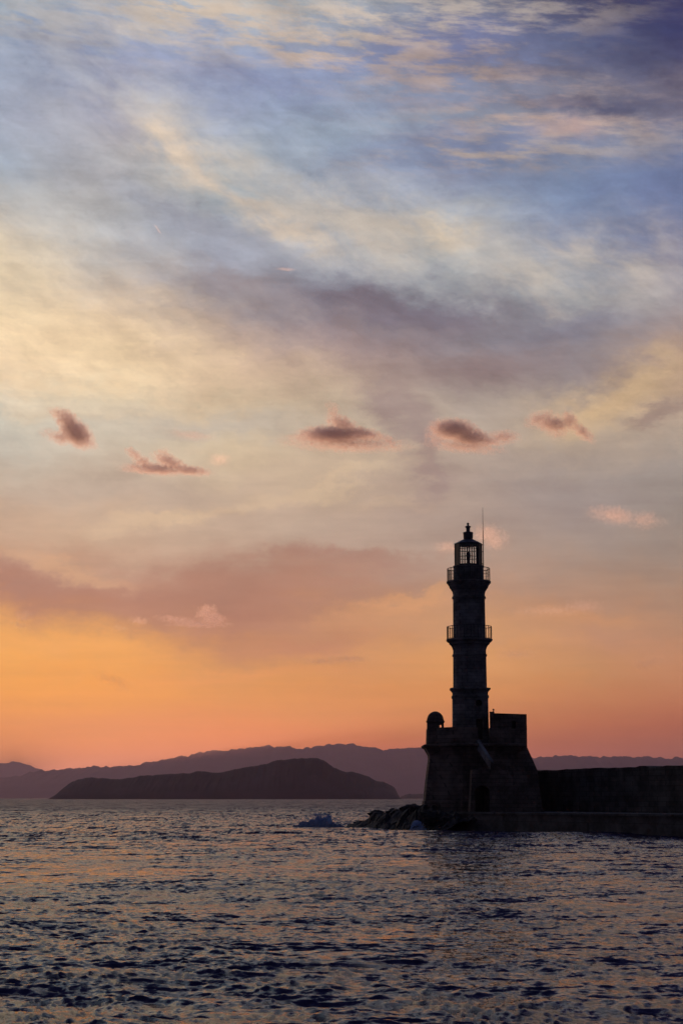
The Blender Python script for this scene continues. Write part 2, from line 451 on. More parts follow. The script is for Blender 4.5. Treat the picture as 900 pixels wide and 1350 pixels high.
# ------------------------------------------------------------------ sea
def build_sea():
    rng = np.random.default_rng(11)
    rs = [5.0]
    while rs[-1] < 110: rs.append(rs[-1] + max(0.03, rs[-1] * 0.0023))
    while rs[-1] < 520: rs.append(rs[-1] * 1.0016)
    while rs[-1] < 45000: rs.append(rs[-1] * 1.025)
    rs = np.array(rs)
    fine = np.arange(-17, 17.001, 0.052)
    coarse = np.arange(19, 342, 2.0)
    ths = np.radians(np.concatenate([fine, coarse]))
    nr, nth = len(rs), len(ths)
    rr, tt = np.meshgrid(rs, ths, indexing='ij')
    X = (rr * np.sin(tt)).astype(np.float32); Y = (rr * np.cos(tt)).astype(np.float32)
    dX = np.zeros_like(X); dY = np.zeros_like(X); Z = np.zeros_like(X)
    dr = np.gradient(rs)
    ang = np.zeros(nth); ang[:len(fine)] = np.radians(0.052); ang[len(fine):] = R(2.0)
    sp_ = np.maximum(dr[:, None] * 0.55, rr * ang[None, :]).astype(np.float32)
    # gust patches
    gust = np.zeros_like(X)
    for i in range(14):
        L = rng.uniform(9, 60); th = rng.uniform(0, math.pi)
        gust += np.sin((X * math.cos(th) + Y * math.sin(th) * 0.6) * 2 * math.pi / L + rng.uniform(0, 6.28))
    gust = np.clip(1.0 + gust * 0.17, 0.68, 1.45)
    Xw, Yw = X.copy(), Y.copy()       # slow bends so that crests are never straight or evenly spaced
    for i in range(16):
        L = rng.uniform(1.6, 12); th = rng.uniform(0, 2 * math.pi); ph = (X * math.cos(th) + Y * math.sin(th)) * 2 * math.pi / L + rng.uniform(0, 6.28)
        Xw += np.sin(ph) * L * 0.016; Yw += np.cos(ph * 0.93 + 1.0) * L * 0.016
    N = 150
    lam = np.exp(np.linspace(math.log(0.10), math.log(6.0), N)) * rng.uniform(0.93, 1.07, N)
    comps = []
    for L in lam:
        slope = 0.036 if L < 0.42 else (0.0165 if L < 1.3 else 0.0075)
        comps.append((L, slope * L / (2 * math.pi) * 1.0, math.radians(-98) + rng.normal(0, 0.70 if L < 0.5 else 0.46), L < 4.5))
    comps += [(14.0, 0.05, R(-80), False), (19.0, 0.06, R(-112), False), (27.0, 0.08, R(-95), False), (11.0, 0.035, R(-60), False), (23.0, 0.06, R(-130), False)]
    for L, A, th, short in comps:
        k = 2 * math.pi / L
        fade = np.clip((L / sp_ - 1.7) / 1.8, 0, 1)
        rows = np.where(fade.max(axis=1) > 0)[0]
        if len(rows) == 0: continue
        r1 = rows[-1] + 1
        ph = (Xw[:r1] * math.cos(th) + Yw[:r1] * math.sin(th)) * k + rng.uniform(0, 6.28)
        a = A * fade[:r1]
        if short: a = a * gust[:r1]
        Z[:r1] += a * np.sin(ph)
        c = np.cos(ph) * a * 0.85
        dX[:r1] += c * math.cos(th); dY[:r1] += c * math.sin(th)
    X += dX; Y += dY
    n = nr * nth
    co = np.empty((n + 1, 3), np.float32)
    co[:n, 0] = X.ravel(); co[:n, 1] = Y.ravel(); co[:n, 2] = Z.ravel(); co[n] = (0, 0, 0)
    i, j = np.meshgrid(np.arange(nr - 1), np.arange(nth), indexing='ij')
    j2 = (j + 1) % nth
    q = np.stack([i * nth + j, (i + 1) * nth + j, (i + 1) * nth + j2, i * nth + j2], -1).reshape(-1, 4)
    q = q[:, ::-1]
    jj = np.arange(nth); tri = np.stack([np.full(nth, n), (jj + 1) % nth, jj], -1)
    loops = np.concatenate([q.ravel(), tri.ravel()]).astype(np.int32)
    nq, ntri = len(q), len(tri)
    starts = np.concatenate([np.arange(nq) * 4, nq * 4 + np.arange(ntri) * 3]).astype(np.int32)
    me = bpy.data.meshes.new('sea')
    me.vertices.add(n + 1); me.vertices.foreach_set('co', co.ravel())
    me.loops.add(len(loops)); me.loops.foreach_set('vertex_index', loops)
    me.polygons.add(nq + ntri); me.polygons.foreach_set('loop_start', starts)
    me.update(calc_edges=True); me.validate()
    me.shade_smooth()
    if me.polygons[0].normal.z < 0: me.flip_normals()
    m, nt = mat('sea_water')
    p = E(nt, nt.nodes.new('ShaderNodeTexCoord').outputs['Object'])
    # ripples finer than the mesh: a field of small facet slopes added to the wave normal
    geo = nt.nodes.new('ShaderNodeNewGeometry')
    ripple = sep(nt, noise(nt, p, 3.4, 4, 0.66, 0.3, colour=True))
    chop = sep(nt, noise(nt, p, 0.75, 4, 0.6, 0.2, colour=True))
    nx, ny, nz = sep(nt, E(nt, geo.outputs['Normal']))
    X_, Y_, Z_ = sep(nt, p)
    sea_ = sep(nt, noise(nt, vec(nt, X_ * 0.16, Y_ * 0.42, 2.0), 1.0, 5, 0.62, 0.2, colour=True))
    dist_ = (X_ * X_ + Y_ * Y_)._m('SQRT')
    face = sep(nt, noise(nt, vec(nt, X_ * 1.9, Y_ * 0.32, 5.0), 1.0, 4, 0.66, 0.3, colour=True))
    fw = dist_.smooth(35, 160)
    far_ = sep(nt, noise(nt, vec(nt, X_ * 0.22, Y_ * 0.022, 8.0), 1.0, 5, 0.7, 0.3, colour=True))
    fw2 = dist_.smooth(180, 600)
    ax = nx + (ripple[0] - 0.5) * 1.5 + (chop[0] - 0.5) * 1.0 + (sea_[0] - 0.5) * 0.4 + (face[0] - 0.5) * 0.5 * fw
    ay = ny + (ripple[1] - 0.5) * 1.6 + (chop[1] - 0.5) * 1.3 + (sea_[1] - 0.5) * 0.9 + (face[1] - 0.5) * 1.9 * fw + (far_[1] - 0.5) * 2.2 * fw2 - fw * 0.10
    nv = nt.nodes.new('ShaderNodeVectorMath'); nv.operation = 'NORMALIZE'
    nt.links.new(vec(nt, ax, ay, nz).s, nv.inputs[0])
    # open water further out is rougher than the sheltered harbour water
    rough = (X_ * X_ + Y_ * Y_)._m('SQRT').smooth(50, 600) * 0.26 + 0.12
    b = principled(nt, Base_Color=(0.024, 0.017, 0.070), Roughness=rough, IOR=1.333, Specular_IOR_Level=0.27)
    nt.links.new(nv.outputs[0], b.inputs['Normal'])
    me.materials.append(m)
    o = bpy.data.objects.new('sea', me); col.objects.link(o)
    tag(o, kind='structure')
build_sea()

# ------------------------------------------------------------------ hills
def interp(pts, x):
    for (x0, y0), (x1, y1) in zip(pts, pts[1:]):
        if x0 <= x <= x1:
            return y0 + (y1 - y0) * (x - x0) / (x1 - x0)
    return pts[0][1] if x < pts[0][0] else pts[-1][1]

def hills(name, pts, Y0, depth, label_kind='structure', step=3.0, rough=3.0, rows=22):
    """ridge terrain: crest heights read along pts, slopes run down to the sea on both sides."""
    bm = bmesh.new()
    x0, x1 = pts[0][0], pts[-1][0]
    n = int((x1 - x0) / step)
    grid_ = []
    for i in range(n + 1):
        px = x0 + (x1 - x0) * i / n
        py = interp(pts, px)
        base = at(px, py, Y0)
        jag = mnoise.fractal(Vector((px * 0.07, Y0 * 0.001, 0)), 0.6, 2.0, 6) * rough
        H = max(base.z + jag * Y0 / F * min(1, (1052 - py) / 12), -1.0)
        colv = []
        for k in range(rows + 1):
            t = -1 + 2 * k / rows
            s = (1 - abs(t)) ** 0.75
            r_ = 1 - abs(mnoise.fractal(Vector((base.x * 9 / depth, t * 1.6, Y0)), 0.9, 2.0, 5)) * 0.12 * min(1, abs(t) * 3)
            z = H * s * r_ - 1.0 * (abs(t) > 0.99)
            colv.append(bm.verts.new((base.x, Y0 + t * depth, z)))
        grid_.append(colv)
    for a, b in zip(grid_, grid_[1:]):
        for k in range(rows):
            bm.faces.new((a[k], b[k], b[k + 1], a[k + 1]))
    o = obj(name, bm, 'hill', smooth=True)
    tag(o, kind='structure')
    return o

main_range = [(-1500,1020),(-1100,1008),(-700,1016),(-300,1022),(-100,1026),(0,1025),(25,1024),(45,1017),(55,1015),(90,1014),(125,1010),(150,1011),(190,1007),(215,1001),(240,997),(260,993),(280,989),(300,990),(320,986),(360,983),(385,985),(400,987),(420,983),(450,980),(480,984),(505,988),(520,987),(557,985),(600,989),(650,994),(703,998),(750,996),(770,997),(790,998),(830,997),(860,998),(900,1000),(1000,1004),(1200,1000),(1600,1010),(2200,1030)]
hills('mountain_range', main_range, 20000, 2600, step=2.5)
hills('distant_mountains', [(-3200,1030),(-2000,1000),(-1400,990),(-900,998),(-400,1004),(-120,1012),(-40,1008),(0,1006),(15,1004.5),(28,1005.5),(40,1009),(52,1014),(90,1028),(200,1034),(500,1036),(1200,1036),(2200,1030),(3200,1045)], 31000, 3500, step=4)
hills('island', [(82,1052.5),(83,1050),(84,1044),(90,1034),(97,1029.5),(105,1027),(120,1025),(140,1026),(160,1027),(185,1023),(210,1021),(250,1019),(262,1017),(275,1018),(290,1019),(305,1015.5),(320,1012),(350,1007),(365,1002),(390,1000),(418,999),(426,1002),(432,1006),(440,1012),(455,1018),(465,1018),(485,1023),(497,1030),(505,1031),(512,1034),(520,1038),(523,1044),(525,1050),(526,1053)], 4200, 220, step=1.2, rough=1.0)
hills('islet', [(526,1053),(529,1050),(534,1048),(542,1046.5),(560,1046),(590,1047),(620,1049),(640,1053)], 6200, 200, step=1.5)

# ------------------------------------------------------------------ lighthouse
D = 158.0
T = at(619.4, 930, D); T.z = 0
def zt(py, Y=D): return at(619, py, Y).z
def wpx(hw, py, Y=D): return at(619 + hw, py, Y).x - at(619, py, Y).x

tower = empty('lighthouse', (T.x, T.y, zt(984)), 'tall dark stone lighthouse with two railed galleries and a glazed lantern, standing on the bastion', 'lighthouse')
Z0 = zt(984)
def tz(py): return zt(py) - Z0
def lathe(prof, n, ph=0.0, flat=True):
    """prof: (py, half width px) from bottom to top"""
    bm = bmesh.new()
    k = 1 / math.cos(math.pi / n) if flat else 1.0
    stack(bm, ngon(n, ph), [(tz(py), wpx(hw, py) * k) for py, hw in prof])
    return bm

sh1 = obj('lower_shaft', lathe([(984, 23.9), (966, 23.4), (921.0, 23.0), (920.5, 24.0), (917.5, 24.0), (917, 22.9), (913, 22.9)], 8, 22.5), 'tower', tower)
c1 = obj('cornice', lathe([(913, 23.2), (911, 24.5), (909.5, 26.2), (907.5, 26.2), (907, 22.2)], 8, 22.5), 'tower', tower)
sh2 = obj('middle_shaft', lathe([(907, 21.9), (866, 21.5), (865.5, 22.6), (863, 22.6), (862.5, 21.4), (857, 21.4)], 16, 11.25), 'tower', tower)
c2 = obj('gallery_slab', lathe([(857, 21.6), (853.5, 22.6), (851, 24.3), (849.5, 26.2), (847.5, 26.6), (846.5, 28.6), (845, 30.0), (843, 30.2), (842.8, 29.6)], 16, 11.25), 'tower', tower)
sh3 = obj('upper_shaft', lathe([(842.8, 21.4), (790, 20.9), (789.5, 22.2), (787, 22.2), (786.5, 21.0), (783, 21.0)], 48, 0), 'tower', tower, False)
c3 = obj('gallery_slab', lathe([(783, 21.2), (780, 21.8), (777.5, 23.6), (776.5, 24.0), (775, 25.4), (772.5, 26.0), (771, 27.4), (769.5, 27.8), (769, 29.0), (767, 29.2), (766.7, 28.8)], 48, 0), 'tower', tower)

# round window, door of the tower
bm = bmesh.new(); P = at(629, 928, D); rod(bm, (P.x - T.x, -3.2, tz(928)), (P.x - T.x, -0.5, tz(928)), 0.29, n=24); boolean_cut(sh1, bm)
bm = bmesh.new(); P = at(630, 965, D); box(bm, (P.x - T.x, -1.6, tz(962)), (0.62, 2.2, 1.9)); boolean_cut(sh1, bm)
bm = bmesh.new(); P = at(630, 965, D); box(bm, (P.x - T.x, -0.9, tz(962)), (0.60, 0.08, 1.88)); obj('door', bm, 'wood', tower)
bm = bmesh.new(); P = at(629, 928, D)
torus(bm, 0.33, 0.05, 0, 28, 6)
bmesh.ops.rotate(bm, cent=(0, 0, 0), matrix=Matrix.Rotation(R(90), 3, 'X'), verts=bm.verts)
bmesh.ops.translate(bm, vec=(P.x - T.x, -wpx(23, 928) - 0.01, tz(928)), verts=bm.verts)
obj('window_surround', bm, 'tower', tower)

def railing(py_top, py_bot, hw, nbars, rb, npost, mids, gap=0.03):
    bm = bmesh.new(); r = wpx(hw, py_top); zb, zt_ = tz(py_bot) - 0.02, tz(py_top)
    torus(bm, r, 0.032, zt_, 64, 6)
    for m_ in mids: torus(bm, r, 0.014, zb + (zt_ - zb) * m_, 64, 5)
    for i in range(nbars):
        a = 2 * math.pi * i / nbars
        big = i % (nbars // npost) == 0
        rod(bm, (r * math.cos(a), r * math.sin(a), zb), (r * math.cos(a), r * math.sin(a), zt_ + (0.04 if big else 0)), 0.036 if big else rb, n=6)
    return bm
obj('railing', railing(826.5, 843, 29.2, 40, 0.017, 20, [0.08]), 'iron', tower)
obj('railing', railing(750, 767, 27.8, 72, 0.011, 12, [0.08, 0.5, 0.75]), 'iron', tower)

obj('lantern_drum', lathe([(766.7, 19.9), (749, 19.6), (748.5, 20.2), (746.4, 20.2), (746.2, 18.2)], 32, 0), 'tower', tower)
# lantern room: eight sides, corner posts, glazing with bars on four of them seen against the sky
lan = obj('lantern_room', lathe([(746.2, 18.2), (745.2, 18.2), (745.1, 17.2)], 8, 0, False), 'lead', tower)
rl = wpx(17.6, 730); zb, zt_ = tz(745.2), tz(718.2)
oct_ = [Vector((rl * math.cos(R(45 * i)), rl * math.sin(R(45 * i)), 0)) for i in range(8)]
for i in range(8):
    a, b = oct_[i], oct_[(i + 1) % 8]
    bm = bmesh.new(); rod(bm, (a.x, a.y, zb), (a.x, a.y, zt_), 0.055, n=8); obj('corner_post', bm, 'lead', lan)
    mid = (a + b) / 2; ang = math.atan2((b - a).y, (b - a).x); L = (b - a).length
    if i in (0, 3, 4, 7):     # side faces are closed with sheet metal
        bm = bmesh.new(); box(bm, (mid.x, mid.y, (zb + zt_) / 2), (L - 0.08, 0.025, zt_ - zb), ang)
        for f in (0.33, 0.66):
            q = a.lerp(b, f); box(bm, (q.x, q.y, (zb + zt_) / 2), (0.03, 0.06, zt_ - zb), ang)
        obj('metal_panel', bm, 'lead', lan)
    else:
        bm = bmesh.new()
        for f in (0.25, 0.5, 0.75):
            q = a.lerp(b, f); rod(bm, (q.x, q.y, zb), (q.x, q.y, zt_), 0.028, n=6)
        for zz in (tz(745.0), tz(735.2), tz(724.8), tz(718.6)):
            rod(bm, (a.x, a.y, zz), (b.x, b.y, zz), 0.03, n=6)
        w_ = obj('glazing_bars', bm, 'lead', lan)
        bm = bmesh.new(); box(bm, (mid.x, mid.y, (zb + zt_) / 2), (L - 0.1, 0.008, zt_ - zb), ang)
        obj('glass_pane', bm, 'glass', lan)
bm = bmesh.new(); rod(bm, (0, 0, zb), (0, 0, tz(737)), 0.11, n=12)
stack(bm, ngon(16), [(tz(738.5), 0.10), (tz(737.5), 0.17), (tz(733), 0.21), (tz(729), 0.19), (tz(727), 0.08)])
obj('lamp', bm, 'lens', lan, True)
roof = obj('roof', lathe([(718.4, 18.0), (717.6, 18.6), (716.8, 18.4), (713.5, 12.2), (711.2, 6.9)], 8, 0, False), 'lead', tower)
obj('vent_drum', lathe([(711.4, 5.4), (710.5, 6.0), (708.5, 6.3), (704.5, 6.4), (702.8, 6.7), (702.0, 6.6), (701.2, 4.0)], 24), 'lead', roof)
obj('vent_cap', lathe([(701.4, 2.7), (699, 2.5), (695.6, 2.6), (695.2, 3.9), (694.2, 3.9), (693.2, 2.0), (692.6, 1.1), (692, 1.0), (691.4, 1.5), (690.4, 1.7), (689.6, 1.3), (689.1, 0.3)], 20), 'lead', roof)
bm = bmesh.new(); mx = at(636.2, 730, D).x - T.x
rod(bm, (mx, -0.35, tz(748)), (mx, -0.35, tz(700)), 0.045, 0.035, 8)
rod(bm, (mx, -0.35, tz(700)), (mx, -0.35, tz(670)), 0.030, 0.014, 6)
for py in (744, 728, 719): box(bm, (mx - 0.05, -0.3, tz(py)), (0.16, 0.18, 0.05))
obj('lightning_rod', bm, 'iron', tower)

# ------------------------------------------------------------------ bastion under the tower
ZG = 1.60
bast = empty('bastion', (T.x, T.y, ZG), 'heavy battered stone bastion with domed corner turret carrying the lighthouse', 'fort')
def bz(py): return zt(py) - ZG
plan = [(-4.28, -1.9), (-1.15, -4.75), (3.3, -4.75), (4.55, -3.4), (4.55, 3.0), (2.4, 4.9), (-2.0, 4.9), (-4.28, 2.3)]
bm = bmesh.new()
lv = []
for i in range(9):
    t = i / 8; lv.append((bz(1055) + (bz(1000) - bz(1055)) * t, 1.0 - 0.105 * t ** 1.25))
lv += [(bz(996), 0.903), (bz(990), 0.955), (bz(986.5), 0.985)]
stack(bm, plan, lv)
body = obj('battered_wall', bm, 'bastion', bast)
bm = bmesh.new(); stack(bm, plan, [(-1.2, 1.035), (bz(1056.5), 1.025), (bz(1055), 1.0)]); plinth = obj('plinth', bm, 'bastion', bast)
bm = bmesh.new(); stack(bm, plan, [(bz(986.5), 1.0), (bz(985.5), 1.03), (bz(983.0), 1.035), (bz(982), 1.0)]); obj('cornice', bm, 'bastion', bast)
# parapet ring
bm = bmesh.new()
n = len(plan)
for s0, s1, flip in ((0.93, 0.93, False),):
    o0 = [bm.verts.new((p[0] * .935, p[1] * .935, bz(982))) for p in plan]
    o1 = [bm.verts.new((p[0] * .925, p[1] * .925, bz(960.6 if i in (0, 1, 7, 6) else 963.5))) for i, p in enumerate(plan)]
    i0 = [bm.verts.new((p[0] * .84, p[1] * .84, bz(982))) for p in plan]
    i1 = [bm.verts.new((p[0] * .84, p[1] * .84, bz(960.6 if i in (0, 1, 7, 6) else 963.5))) for i, p in enumerate(plan)]
    for i in range(n):
        j = (i + 1) % n
        bm.faces.new((o0[i], o0[j], o1[j], o1[i])); bm.faces.new((o1[i], o1[j], i1[j], i1[i]))
        bm.faces.new((i1[i], i1[j], i0[j], i0[i])); bm.faces.new((i0[i], i0[j], o0[j], o0[i]))
par = obj('parapet', bm, 'bastion', bast)
# opening in the parapet where the stair arrives
bm = bmesh.new(); P = at(632, 965, D); box(bm, (P.x - T.x, -4.2, bz(966)), (1.0, 2.4, 2.2)); boolean_cut(par, bm)
# turret
tc_ = at(573.6, 960, D - 1.3)
tcx, tcy = tc_.x - T.x, -1.3
bm = bmesh.new(); r_ = 11.3 * (D - 1.3) / F
prof = [(984, .93), (980, 1.0), (953, 0.98), (952.5, 1.07), (950.5, 1.07), (950, 1.0)]
for t in range(1, 9):
    a = R(90 * t / 8); prof.append((950 - 12.2 * math.sin(a), max(math.cos(a), 0.02) * 0.98))
stack(bm, ngon(28), [(zt(py, D - 1.3) - ZG, r_ * s) for py, s in prof])
bmesh.ops.translate(bm, vec=(tcx, tcy, 0), verts=bm.verts)
tur = obj('turret', bm, 'bastion', bast)
bm = bmesh.new(); P = at(580.3, 958, D - 1.3); box(bm, (P.x - T.x, tcy, zt(958, D - 1.3) - ZG), (0.22, 3, 0.32)); boolean_cut(tur, bm)

# stair block in front of the bastion with the vaulted doorway
bm = bmesh.new()
xa, xb = at(606, 1050, D - 7).x - T.x, at(700, 1050, D - 7).x - T.x
ztop = bz(1003)
yf, yb = -7.4, -4.2
def wedge(bm, pts, y0, y1):
    a = [bm.verts.new((p[0], y0, p[1])) for p in pts]; b = [bm.verts.new((p[0], y1, p[1])) for p in pts]
    n = len(pts); bm.faces.new(a); bm.faces.new(b[::-1])
    for i in range(n): bm.faces.new((a[i], b[i], b[(i + 1) % n], a[(i + 1) % n]))
x1 = at(622, 1050, D - 7).x - T.x; x2 = at(650, 1050, D - 7).x - T.x; x3 = at(716, 1050, D - 7).x - T.x
steps = [(x1 - 0.25, -0.2), (x1, ztop - 0.9), (x2, ztop - 0.9)]
ns = 16
for i in range(ns):
    xx = x2 + (x3 - x2) * (i + 1) / ns; z_a = (ztop - 0.9) * (1 - i / ns); z_b = (ztop - 0.9) * (1 - (i + 1) / ns)
    steps += [(xx, z_a), (xx, z_b)]
steps += [(x3, -0.2)]
wedge(bm, steps, yf, yb)
stairb = obj('stair_block', bm, 'bastion', bast)
bm = bmesh.new()
ax, aw, az_ = at(635.5, 1050, D - 7.4).x - T.x, 9.5 * (D - 7.4) / F, zt(1045, D - 7.4) - ZG
pts = [(ax - aw, -0.5), (ax + aw, -0.5)] + [(ax + aw * math.cos(R(a)), az_ + aw * math.sin(R(a))) for a in range(0, 181, 15)]
wedge(bm, pts, yf - 0.5, yf + 2.6); boolean_cut(stairb, bm)
bm = bmesh.new()
op = [(ax + aw * 1.0 * math.cos(R(a)), az_ + aw * math.sin(R(a))) for a in range(0, 181, 15)]
oq = [(ax + aw * 1.28 * math.cos(R(a)), az_ + aw * 1.28 * math.sin(R(a))) for a in range(0, 181, 15)]
wedge(bm, [(ax + aw, 0)] + op + [(ax - aw, 0), (ax - aw * 1.28, 0)] + oq[::-1] + [(ax + aw * 1.28, 0)], yf - 0.08, yf + 0.1)
obj('arch_surround', bm, 'bastion', stairb)
bm = bmesh.new(); wedge(bm, [(x * 1.0, z) for x, z in [(ax - aw * .98, 0)] + [(ax - aw * .98 * math.cos(R(a)), az_ + aw * .98 * math.sin(R(a))) for a in range(0, 181, 15)] + [(ax + aw * .98, 0)]], yf + 2.2, yf + 2.35)
obj('arched_door', bm, 'wood', stairb)
# upper flight running from the tower door towards the viewer, with its whitewashed side wall
A0 = at(626, 973, D - 4.2); A1 = at(646, 1004, D - 7.2)
def rel(p): return Vector((p.x - T.x, p.y - T.y, p.z - ZG))
def wallstrip(bm, a, b, h, th, drop):
    a, b = rel(a), rel(b); dv = (b - a); dv.z = 0; nn = Vector((-dv.y, dv.x, 0)).normalized() * th
    vs = [bm.verts.new(v) for v in (a, b, b + nn, a + nn)]
    lo = [bm.verts.new(v - Vector((0, 0, drop))) for v in (a, b, b + nn, a + nn)]
    bm.faces.new(vs); bm.faces.new(lo[::-1])
    for i in range(4): bm.faces.new((vs[i], lo[i], lo[(i + 1) % 4], vs[(i + 1) % 4]))
bm = bmesh.new(); wallstrip(bm, A0, A1, 0, 0.32, 0.75); obj('stair_wall', bm, 'plaster', bast)
bm = bmesh.new()
for i in range(11):
    t = (i + 0.5) / 11; p = rel(A0.lerp(A1, t)); box(bm, (p.x + 0.95, p.y, (p.z - 0.75) / 2 - 0.1), (1.3, 0.30, max(p.z - 0.75, 0.3)), 0)
obj('steps', bm, 'bastion', bast)
B0 = A1; B1 = at(676, 1024, D - 7.3)
bm = bmesh.new(); wallstrip(bm, B0, B1, 0, 0.3, 0.7); obj('stair_wall', bm, 'bastion', bast)

# guard house beside the tower
gh = empty('guard_house', (at(670, 1000, D).x, D - 1.0, ZG), 'square flat-topped stone block with one small window right of the tower', 'guard house')
gx = gh.location.x
def gp(px, py): p = at(px, py, D - 3.1); return p.x - gx, p.z - ZG
bm = bmesh.new()
xl, _ = gp(645.3, 960); xr, _ = gp(694, 960); _, ztp = gp(670, 941.5); _, zc = gp(670, 986); xr2, zw = gp(706.5, 1016); xr3 = xr2 + 0.35
def q(xl_, xr_, yf_, yb_, z):
    sh = (yb_ - yf_) * (gx + xl_) / D
    return [(xl_, yf_, z), (xr_, yf_, z), (xr_, yb_, z), (xl_ + sh, yb_, z)]
def loft(bm, rings):
    rv = [[bm.verts.new(v) for v in r] for r in rings]
    bm.faces.new(rv[0][::-1]); bm.faces.new(rv[-1]); n = len(rv[0])
    for a, b in zip(rv, rv[1:]):
        for i in range(n): bm.faces.new((a[i], a[(i + 1) % n], b[(i + 1) % n], b[i]))
loft(bm, [q(xl, xr3, -3.9, 6, -0.4), q(xl, xr2, -3.0, 4.5, zw), q(xl, xr + 0.02, -2.1, 3.2, zc)])
obj('battered_base', bm, 'bastion', gh)
bm = bmesh.new()
r0 = q(xl, xr, -2.1, 3.0, zc); r1 = q(xl, xr, -2.1, 3.0, ztp)
r1[0] = (r1[0][0], r1[0][1], ztp + 0.10); r1[3] = (r1[3][0], r1[3][1], ztp + 0.10)
loft(bm, [r0, r1]); gb = obj('room', bm, 'bastion', gh)
bm = bmesh.new(); cx, cz = gp(677.2, 955.5); box(bm, (cx, -2.0, cz), (0.36, 1.4, 0.68)); boolean_cut(gb, bm)
bm = bmesh.new(); box(bm, ((xl + xr) / 2, -2.16, cz - 0.42 + 0.0), (0.001, 0.001, 0.001)); bm.free()
bm = bmesh.new(); box(bm, (cx, -2.14, cz - 0.39), (0.52, 0.16, 0.08)); obj('window_sill', bm, 'bastion', gb)
bm = bmesh.new(); box(bm, (cx, -1.6, cz), (0.03, 0.03, 0.68)); box(bm, (cx, -1.58, cz), (0.36, 0.03, 0.03)); obj('window_bars', bm, 'iron', gb)
bm = bmesh.new()
for xa_, wd in ((xl + 0.22, 0.42),): box(bm, (xa_, -1.9, ztp + 0.16), (wd, 0.35, 0.14))
obj('merlon', bm, 'bastion', gb)
bm = bmesh.new(); px_, _ = gp(650.3, 938); rod(bm, (px_, -1.9, ztp + 0.2), (px_, -1.9, ztp + 0.38), 0.05, n=8)
r_b = bmesh.ops.create_icosphere(bm, subdivisions=2, radius=0.09); bmesh.ops.translate(bm, vec=(px_, -1.9, ztp + 0.42), verts=r_b['verts'])
obj('knobbed_post', bm, 'iron', gb)  # short iron post with a round knob on top, gives no light
bm = bmesh.new(); loft(bm, [q(xl - 1.2, xl + .03, 0.6, 1.2, bz(984)), q(xl - 1.2, xl + .03, 0.6, 1.2, bz(963.5))]); obj('link_wall', bm, 'bastion', gh)

# ------------------------------------------------------------------ breakwater wall and quay
def strip(bm, pts, width, z0, z1, side=1):
    """thick wall along a plan polyline, its visible face on the polyline."""
    front, back = [], []
    for i, p in enumerate(pts):
        a = Vector(pts[max(i - 1, 0)]); b = Vector(pts[min(i + 1, len(pts) - 1)])
        d = (b - a).normalized(); nrm = Vector((-d.y, d.x)) * side
        front.append(Vector(p)); back.append(Vector(p) + nrm * width)
    rings = []
    for f, b in zip(front, back):
        zz = z1 + mnoise.fractal(Vector((f.x * 0.5, f.y * 0.5, 3)), 0.6, 2, 5) * 0.12
        rings.append([bm.verts.new((f.x, f.y, z0)), bm.verts.new((f.x, f.y, zz)), bm.verts.new((b.x, b.y, zz)), bm.verts.new((b.x, b.y, z0))])
    bm.faces.new(rings[0]); bm.faces.new(rings[-1][::-1])
    for a, b in zip(rings, rings[1:]):
        for i in range(4): bm.faces.new((a[i], b[i], b[(i + 1) % 4], a[(i + 1) % 4]))
def along(a, b, n): return [(a[0] + (b[0] - a[0]) * i / n, a[1] + (b[1] - a[1]) * i / n) for i in range(n + 1)]
bm = bmesh.new()
w0, w1 = (17.6, 160.2), (54.5, 70.5)
strip(bm, along(w0, w1, 120), 1.6, 1.2, 5.33, 1)
bw = obj('breakwater_wall', bm, 'quaywall', loc=(0, 0, 0))
tag(bw, 'long low dark stone wall running right from the bastion along the quay', 'wall')
bm = bmesh.new()
qp = [(8.2, 152.6), (9.8, 150.2), (25.4, 125.6), (62, 68), (72, 72), (30, 158), (21, 172), (9, 168)]
loft(bm, [[(x, y, -1.0) for x, y in qp], [(x, y, ZG - 0.16) for x, y in qp]])
qo = obj('quay', bm, 'concrete'); tag(qo, 'low concrete quay along the foot of the breakwater wall', 'quay')
bm = bmesh.new()
fr = [(9.8, 150.2), (25.4, 125.6), (62, 68)]
def off(p, d, k): return (p[0] + d[0] * k, p[1] + d[1] * k)
d_ = Vector((15.6, -24.6)).normalized(); nn = (-d_.y, d_.x)
loft(bm, [[(*off(p, nn, -0.12), z) for p in fr] + [(*off(p, nn, 1.1), z) for p in fr[::-1]] for z in (ZG - 0.155, ZG + 0.02)])
cop = obj('coping', bm, 'concrete', qo)
bm = bmesh.new()
q2 = [off(p, nn, 1.12) for p in fr] + [(71, 72), (29.5, 157.5), (21, 171), (9.4, 167), (8.6, 154)]
loft(bm, [[(x, y, ZG - 0.155) for x, y in q2], [(x, y, ZG) for x, y in q2]])
obj('paving', bm, 'concrete', qo)

